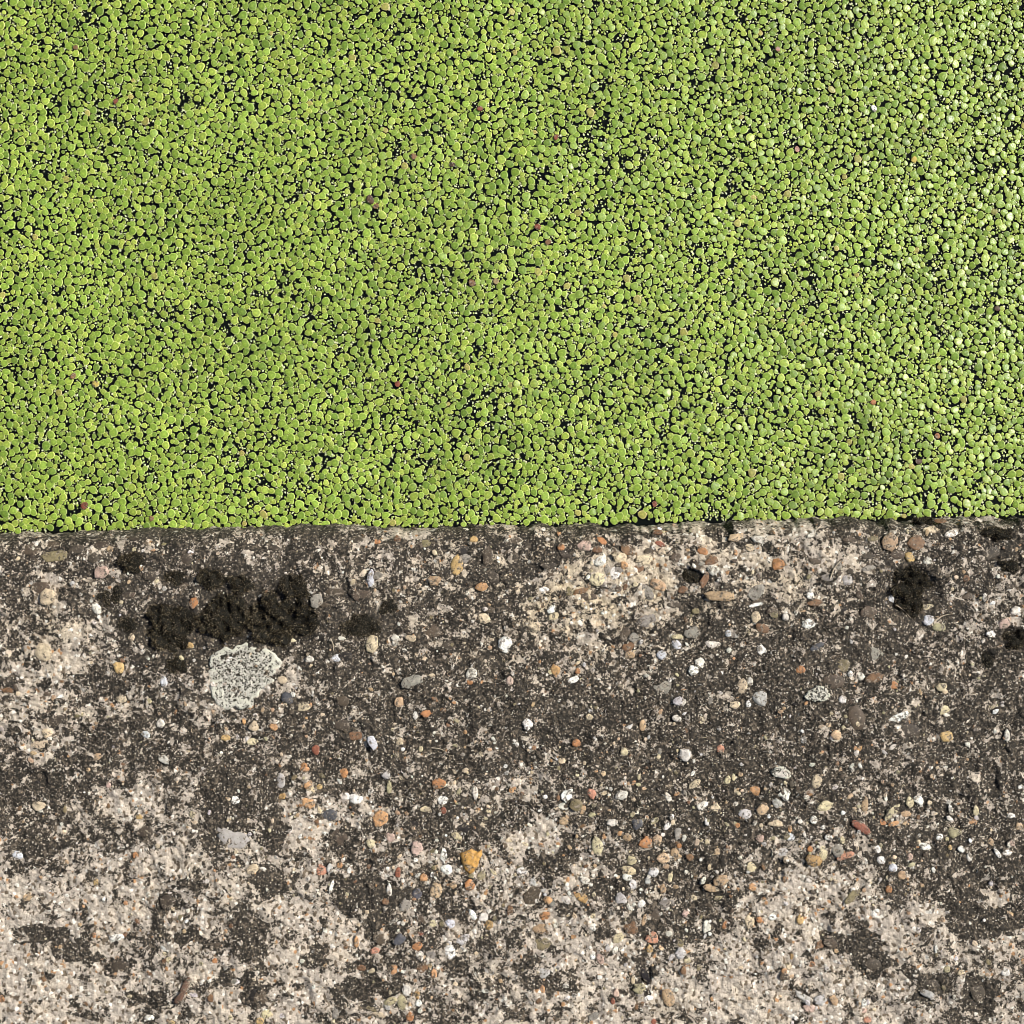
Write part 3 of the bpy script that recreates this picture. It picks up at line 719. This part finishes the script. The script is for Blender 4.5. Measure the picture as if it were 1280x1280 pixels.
lichen(976, 965, 11, 7, 'tiny whitish lichen crumb just above a bright white pebble', 33)

def stalk(px, py, L, ang, wpx, label):
    x0, y0, z0, _ = surf(px, py)
    K = 8; v = []; f = []
    a = math.radians(ang)
    for k in range(K + 1):
        s = (k / K - 0.5) * L * PXC; bend = 0.07 * L * PXC * math.sin(math.pi * k / K)
        w = wpx * PXC * 0.5 * (1 - 0.5 * k / K)
        cx, cy = s * math.cos(a) - bend * math.sin(a), s * math.sin(a) + bend * math.cos(a)
        for q in range(4):
            b = q * math.pi / 2
            v.append((cx - math.sin(a) * w * math.cos(b), cy + math.cos(a) * w * math.cos(b), 0.0012 + 0.0005 * math.sin(k) + w * math.sin(b)))
    for k in range(K):
        for q in range(4):
            i = k * 4 + q; j = k * 4 + (q + 1) % 4
            f += [(i, j, j + 4), (i, j + 4, i + 4)]
    me = mesh_np('dry_stalk', v, f); me.materials.append(M_STALK)
    o = link(bpy.data.objects.new('dry_stalk', me)); o.location = (x0, y0, z0)
    tag(o, label, 'dry stalk', 'bits of dry grass on the concrete')
stalk(392, 780, 20, -42, 1.6, 'pale dry grass stalk lying on the largest moss cushion')
stalk(416, 805, 16, -76, 1.4, 'short pale stalk upright in the photo, just right of the largest moss cushion')
stalk(1180, 772, 26, 22, 1.7, 'straight dry stalk right of the bluish white pebble under the black moss hollow')
stalk(1130, 765, 26, -42, 1.2, 'thin bent stalk along the lower left side of the black moss hollow')
stalk(1043, 712, 26, 60, 2.2, 'thick whitish stalk standing out left of the black moss hollow')
stalk(1155, 689, 16, 25, 1.2, 'tiny dry stalk beside the yellow pebble near the pond edge')
stalk(548, 937, 18, -14, 1.4, 'short pale curved stalk in the dark crust right of the blue white pebble')

# ------------------------------------------------------------------ pond water
def sheet(name, x0, y0, x1, y1, z, mat):
    me = bpy.data.meshes.new(name)
    me.from_pydata([(x0, y0, z), (x1, y0, z), (x1, y1, z), (x0, y1, z)], [], [(0, 1, 2, 3)]); me.materials.append(mat)
    return link(bpy.data.objects.new(name, me))
tag(sheet('pond_water', -3.0, -0.12, 3.0, 3.5, 0.0, M_WATER), 'black still pond water under the duckweed', kind='structure')

# ------------------------------------------------------------------ duckweed: packing on a raster, photo pixels at the water
RES = 2
X0, X1, Y0, Y1 = -190, 1470, -220, 700         # area packed in full detail
WW, HH = (X1 - X0) * RES, (Y1 - Y0) * RES
occ = np.zeros((HH, WW), bool)
pxs = np.arange(X0, X1, 1 / RES)
ye = np.array(yedge((pxs - 640) * PXW)); edge_px = 640 - (ye + 0.0006) / PXW
yy = (np.arange(HH) / RES + Y0)[:, None]
occ |= yy > edge_px[None, :] + 1.5
DISC = {}
def disc(r):
    k = max(1, int(round(r * RES * 2)))
    if k not in DISC:
        R = k / 2; q = int(math.ceil(R))
        g = np.mgrid[-q:q + 1, -q:q + 1]; m = g[0] ** 2 + g[1] ** 2 <= R * R
        DISC[k] = (g[0][m], g[1][m], q)
    return DISC[k]
prg = random.Random(5)
def try_disc(x, y, r, tol, stamp=True):
    dy, dx, q = disc(r)
    cx = int((x - X0) * RES); cy = int((y - Y0) * RES)
    if cx < q or cy < q or cx >= WW - q or cy >= HH - q: return False
    if tol < 1 and occ[cy + dy, cx + dx].mean() > tol: return False
    if stamp:
        dy, dx, q = disc(r * 0.95); occ[cy + dy, cx + dx] = True
    return True
plants = []    # list of lists of fronds (x, y, r, elong, angle)
GN = VNoise(77)
def gapf(x, y): return float(GN(np.array([x / 26.0]), np.array([y / 26.0]))[0])
def stage(n, rmin, rmax, tol, daughters, use_empty, gapcut=9):
    if use_empty:
        e = np.argwhere(~occ); pick = np.random.default_rng(len(plants)).choice(len(e), min(n, len(e)), replace=False)
        cand = [(X0 + e[i][1] / RES, Y0 + e[i][0] / RES) for i in pick]
    else:
        cand = [(prg.uniform(X0, X1), prg.uniform(Y0, Y1)) for _ in range(n)]
    for x, y in cand:
        if occ[min(HH - 1, int((y - Y0) * RES)), min(WW - 1, int((x - X0) * RES))]: continue
        if gapcut < 1 and gapf(x, y) > gapcut and prg.random() < 0.75: continue
        r = prg.uniform(rmin, rmax)
        if not try_disc(x, y, r, tol): continue
        a = prg.uniform(0, 6.283); fr = [(x, y, r, prg.uniform(1.0, 1.2), a)]
        if prg.random() < daughters:
            for sgn in ((1, -1) if prg.random() < 0.4 else (prg.choice((1, -1)),)):
                b = a + math.pi * 0.5 * sgn + prg.uniform(-0.5, 0.5)
                r2 = r * prg.uniform(0.5, 0.95); d = (r + r2) * 0.77
                x2, y2 = x + d * math.cos(b), y - d * math.sin(b)
                if try_disc(x2, y2, r2 * 0.8, 0.30, False):
                    try_disc(x2, y2, r2, 1.0); fr.append((x2, y2, r2, prg.uniform(1.0, 1.25), b))
        plants.append(fr)
stage(11000, 4.3, 6.1, 0.05, 0.85, False)
stage(26000, 3.7, 5.2, 0.11, 0.6, True, 0.22)
stage(30000, 2.4, 3.9, 0.13, 0.35, True, 0.18)
stage(44000, 1.2, 2.4, 0.14, 0.15, True, 0.15)
n_plants = len(plants)
specks = []
e = np.argwhere(~occ); srg = np.random.default_rng(8)
for i in srg.choice(len(e), min(60000, len(e)), replace=False):
    x, y = X0 + e[i][1] / RES, Y0 + e[i][0] / RES
    g = gapf(x, y)
    if srg.random() < (0.3 if g > 0.2 else 0.2): continue
    r = srg.uniform(0.6, 1.6)
    if try_disc(x, y, r, 0.35): specks.append((x, y, r))
print('plants', n_plants, 'specks', len(specks), 'free', float((~occ[:int((640 - Y0) * RES)]).mean()))

FN = 10
def frond_template(seed, n=FN, small=False):
    r = np.random.default_rng(seed)
    dim = r.uniform(-0.03, 0.04)
    rings = [(0, 0.055 - dim), (0.50, 0.07), (0.76, 0.050), (0.91, 0.042), (1.0, -0.08)] if not small else [(0, 0.14), (0.75, 0.07), (1.0, -0.15)]
    v, f = dome_template(n, rings)
    ang = v[:, 1]
    out = 1 + 0.08 * np.cos(ang * 2 + r.uniform(0, 6)) + 0.07 * np.cos(ang * 3 + r.uniform(0, 6))
    jit = 1 + 0.05 * (r.random(n) - 0.5)
    k = (np.arange(len(v)) - 1) % n
    rr = v[:, 0] * out * jit[k]
    z = v[:, 2] + 0.035 * (r.random(len(v)) - 0.5)
    # faint keel along the frond
    co = np.stack([rr * np.cos(ang), rr * np.sin(ang), z], -1)
    co[:, 2] += 0.04 * np.exp(-(co[:, 1] / 0.22) ** 2) * (v[:, 0] < 0.8)
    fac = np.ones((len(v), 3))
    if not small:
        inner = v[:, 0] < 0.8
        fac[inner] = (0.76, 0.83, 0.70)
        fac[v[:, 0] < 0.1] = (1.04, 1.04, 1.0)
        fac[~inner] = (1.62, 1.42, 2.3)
    return (co, f), fac
TF = [frond_template(300 + i) for i in range(12)]
TS = [frond_template(400 + i, 6, True) for i in range(4)]
frg = np.random.default_rng(13)
tone = VNoise(31)
def frond_col(x, y, r):
    q = frg.random(); k = frg.uniform(0.80, 1.18)
    base = np.array((0.256, 0.362, 0.053))
    if q < 0.18: base = np.array((0.186, 0.282, 0.042))      # older, deeper green
    elif q < 0.40: base = np.array((0.32, 0.405, 0.064))     # yellow green
    elif q < 0.405: base = np.array((0.36, 0.33, 0.09))       # ageing
    if r < 4: base = base * (1.12, 1.06, 1.1)
    base = base * (1 + 0.22 * float(tone(np.array([x / 90.0]), np.array([y / 90.0]))[0]))
    return base * k
def frond_matrix(x, y, r, el, a, tilt=None):
    z = 0.0003 + frg.random() * 0.0010
    wx, wy = P(x, y, z)
    s = r * PXW * 0.965
    tl = frg.normal(0, 0.07, 2) if tilt is None else tilt
    m = Euler((tl[0], tl[1], 0)).to_matrix().to_4x4() @ Matrix.Rotation(a, 4, 'Z') @ Matrix.Diagonal((s * el ** .5, s / el ** .5, s, 1))
    return Matrix.Translation((wx, wy, z + 0.12 * s)) @ m

# special fronds first: dead red ones, bleached and yellow ones
SPECIAL = [
 (600, 136, 4.2, 'r', 'deep red dead frond alone in green duckweed, uppermost of the red ones left of centre'),
 (695, 172, 3.8, 'r', 'small bright red dead frond right of the uppermost red one'),
 (672, 284, 4.6, 'r', 'dark red dead frond in the middle of the duckweed beside a brown one'),
 (685, 303, 4.2, 'b', 'pale brown dead frond just below the dark red one'),
 (517, 196, 4.4, 'b', 'reddish brown dead frond left of centre, below the uppermost red one'),
 (565, 206, 4.0, 'd', 'dark brown rotting frond in a gap of black water'),
 (996, 187, 4.0, 'p', 'pinkish dead frond in the upper right part of the duckweed'),
 (972, 62, 3.6, 'p', 'small brownish pink frond near the top right of the duckweed'),
 (1142, 200, 4.4, 'y', 'orange yellow ageing frond in the right part of the duckweed'),
 (1092, 136, 4.6, 'W', 'bleached white frond at the edge of a black gap, upper right'),
 (106, 632, 5.4, 'r', 'rust red dead frond low at the left, close to the concrete edge'),
 (190, 648, 3.6, 'b', 'rust brown frond touching the concrete edge at the left'),
 (120, 480, 5.0, 'y', 'butter yellow frond in the lower left of the duckweed'),
 (92, 470, 4.4, 'b', 'brown frond upper left of the butter yellow one'),
 (1246, 386, 4.2, 'd', 'dark brown dead frond near the right border of the duckweed'),
 (1091, 503, 4.0, 'o', 'orange brown frond standing on edge in the lower right of the duckweed'),
 (1171, 545, 4.0, 'o', 'small rusty frond beside white bleached ones, lower right of the duckweed'),
 (1148, 577, 4.6, 'd', 'dark rotting frond between glossy fronds, closest to the concrete at the right'),
 (818, 630, 4.0, 'r', 'red brown frond above the concrete edge right of centre'),
 (590, 354, 5.2, 'b', 'tan brown clump frond in the centre of the duckweed'),
 (620, 352, 4.4, 't', 'dull tan frond right of the brown clump frond'),
 (463, 250, 6.0, 'd', 'dark brown dead frond left of centre, largest of the dark ones'),
 (470, 258, 4.2, 'b', 'small brown frond touching the large dark dead frond'),
 (497, 480, 4.2, 'r', 'dull red frond in the lower middle of the duckweed'),
 (95, 60, 3.6, 'b', 'brown frond in the top left corner of the duckweed'),
 (145, 127, 3.8, 'r', 'dark red frond in the upper left of the duckweed'),
]
SCOL = dict(r=(0.20, 0.055, 0.03), b=(0.22, 0.12, 0.055), d=(0.075, 0.04, 0.022), p=(0.40, 0.20, 0.15), y=(0.52, 0.40, 0.09), W=(0.78, 0.78, 0.70), o=(0.40, 0.17, 0.07), t=(0.33, 0.25, 0.12))
M_DEAD = mat_stone(False); M_DEAD.name = 'dead_frond'
M_DEAD.node_tree.nodes['Principled BSDF'].inputs['Roughness'].default_value = 0.55
DM = []
for i in range(4):
    (co_, f_), fac = TF[i]; me = mesh_np('dead_frond', co_, f_); me.materials.append(M_DEAD); DM.append(me)
for i, (px, py, r, c, lab) in enumerate(SPECIAL):
    o = link(bpy.data.objects.new('dead_frond' if c not in 'yW' else 'pale_frond', DM[i % 4]))
    m = frond_matrix(px, py, r * 0.92, 1.25, i * 1.3); m.translation.z += 0.0011
    o.matrix_world = m; o.color = (*SCOL[c], 1)
    tag(o, lab, 'dead duckweed frond' if c not in 'yW' else 'duckweed frond', 'discoloured fronds among the green duckweed')
sp = np.array([(s[0], s[1], s[2]) for s in SPECIAL])
def hit_special(x, y, r): return bool(np.any((sp[:, 0] - x) ** 2 + (sp[:, 1] - y) ** 2 < (sp[:, 2] * 0.7) ** 2))

# the 300 largest plants in the frame stand alone, each with its fronds
def plant_area(fr): return sum(q[2] ** 2 for q in fr)
inside = [i for i, fr in enumerate(plants) if 8 < fr[0][0] < 1272 and 8 < fr[0][1] < 650 and not hit_special(*fr[0][:3]) and len(fr) > 1]
inside.sort(key=lambda i: -plant_area(plants[i]))
single = set(inside[:300])
VAR = []
for i in range(30):
    (co_, f_), fac = TF[i % 12]
    c_ = np.clip(frond_col(i * 50, i * 30, 6)[None, :] * fac, 0, 0.9)
    me = mesh_np('frond', co_, f_, c_); me.materials.append(M_FROND); VAR.append(me)
near = {}
for k_, sp_ in enumerate(SPECIAL):
    b_ = min(inside[:300], key=lambda i: (plants[i][0][0] - sp_[0]) ** 2 + (plants[i][0][1] - sp_[1]) ** 2)
    d_ = math.hypot(plants[b_][0][0] - sp_[0], plants[b_][0][1] - sp_[1])
    if d_ < 40 and (b_ not in near or near[b_][0] > d_): near[b_] = (d_, k_)
BYNAME = {0: 'uppermost red frond left of centre', 1: 'bright red frond upper centre', 2: 'dark red frond in the middle', 4: 'reddish brown frond left of centre', 6: 'pinkish frond upper right',
          7: 'brownish pink frond near the top right', 8: 'orange yellow frond at the right', 9: 'bleached white frond', 10: 'rust red frond at lower left', 12: 'butter yellow frond',
          14: 'dark brown frond near the right border', 15: 'orange brown frond at lower right', 18: 'red brown frond above the concrete edge', 21: 'large dark brown frond left of centre',
          23: 'dull red frond lower middle', 24: 'brown frond in the top left corner', 25: 'dark red frond at upper left'}
def plant_label(i):
    fr = plants[i]; nf = {2: 'two', 3: 'three'}.get(len(fr), 'several'); x, y = fr[0][:2]
    if i in near and near[i][1] in BYNAME:
        sx, sy = SPECIAL[near[i][1]][:2]
        side = ('left of' if x < sx else 'right of') if abs(x - sx) > abs(y - sy) else ('above' if y < sy else 'below')
        return f'green duckweed plant of {nf} fronds {side} the {BYNAME[near[i][1]]}'
    col = ['at the far left', 'left of centre', 'right of centre', 'at the far right'][min(3, int(x // 320))]
    row = ['near the top', 'halfway down the pond', 'near the concrete'][min(2, int(y // 217))]
    return f'large green duckweed plant of {nf} joined fronds {col} {row}'
for i in inside[:300]:
    fr = plants[i]
    root = link(bpy.data.objects.new('duckweed_plant', None)); root.empty_display_size = 0.003
    wx, wy = P(fr[0][0], fr[0][1], 0.0); root.location = (wx, wy, 0)
    tag(root, plant_label(i), 'duckweed', 'large duckweed plants floating on the pond')
    for q in fr:
        o = link(bpy.data.objects.new('frond', VAR[frg.integers(30)]), root)
        m = frond_matrix(*q); m.translation.x -= wx; m.translation.y -= wy
        o.matrix_basis = m
groups = {}
for i, fr in enumerate(plants):
    if i in single: continue
    for q in fr:
        if hit_special(*q[:3]): continue
        key = ('F', frg.integers(12)) if q[2] > 2.3 else ('S', frg.integers(4))
        groups.setdefault(key, []).append((np.array(frond_matrix(*q)), frond_col(q[0], q[1], q[2])))
for x, y, r in specks:
    c_ = np.array((0.40, 0.47, 0.14)) * frg.uniform(0.7, 1.3)
    if frg.random() < 0.4: c_ = np.array((0.62, 0.64, 0.38)) * frg.uniform(0.7, 1.2)
    groups.setdefault(('S', frg.integers(4)), []).append((np.array(frond_matrix(x, y, r, 1 + frg.random() * 0.6, frg.uniform(0, 6.28))), c_))
parts = []
for (k, i), L in groups.items():
    tpl, fac = (TF if k == 'F' else TS)[i]
    parts.append(bake(tpl, len(L), np.array([a for a, _ in L]), np.array([b for _, b in L]), fac))
v, f, c = join(parts)
me = mesh_np('duckweed', v, f, np.clip(c, 0, 0.9)); me.materials.append(M_FROND)
tag(link(bpy.data.objects.new('duckweed', me)), 'green carpet of countless small duckweed fronds floating on the black pond', 'duckweed', kind='stuff')

# the carpet beyond the frame: the same plants in simpler shape
org = np.random.default_rng(99)
n_far = 62000
fx = org.uniform(-0.8, 0.8, n_far); fy = org.uniform(-0.06, 0.9, n_far)
inn_x0, _ = P(X0 + 6, 0, 0); inn_x1, _ = P(X1 - 6, 0, 0); _, inn_y1 = P(0, Y0 + 6, 0)
keep = ~((fx > inn_x0) & (fx < inn_x1) & (fy < inn_y1)) & (fy > yedge(fx) + 0.0015)
fx, fy = fx[keep], fy[keep]; n_far = len(fx)
(tv, tf), _ = frond_template(900, 6, True)
s = org.uniform(2.2, 3.9, n_far) * 1e-3 * 0.95
mats = np.zeros((n_far, 4, 4)); a = org.uniform(0, 6.28, n_far)
mats[:, 0, 0] = np.cos(a) * s; mats[:, 0, 1] = -np.sin(a) * s; mats[:, 1, 0] = np.sin(a) * s; mats[:, 1, 1] = np.cos(a) * s
mats[:, 2, 2] = s; mats[:, 0, 3] = fx; mats[:, 1, 3] = fy; mats[:, 2, 3] = 0.0006 + org.random(n_far) * 0.0012
cols = np.array((0.235, 0.35, 0.055))[None] * org.uniform(0.7, 1.3, (n_far, 1))
v, f, c = bake((tv, tf), n_far, mats, cols)
me = mesh_np('distant_duckweed', v, f, c); me.materials.append(M_FROND)
tag(link(bpy.data.objects.new('distant_duckweed', me)), 'more green duckweed carpet continuing outside the frame of the photo', 'duckweed', kind='stuff')
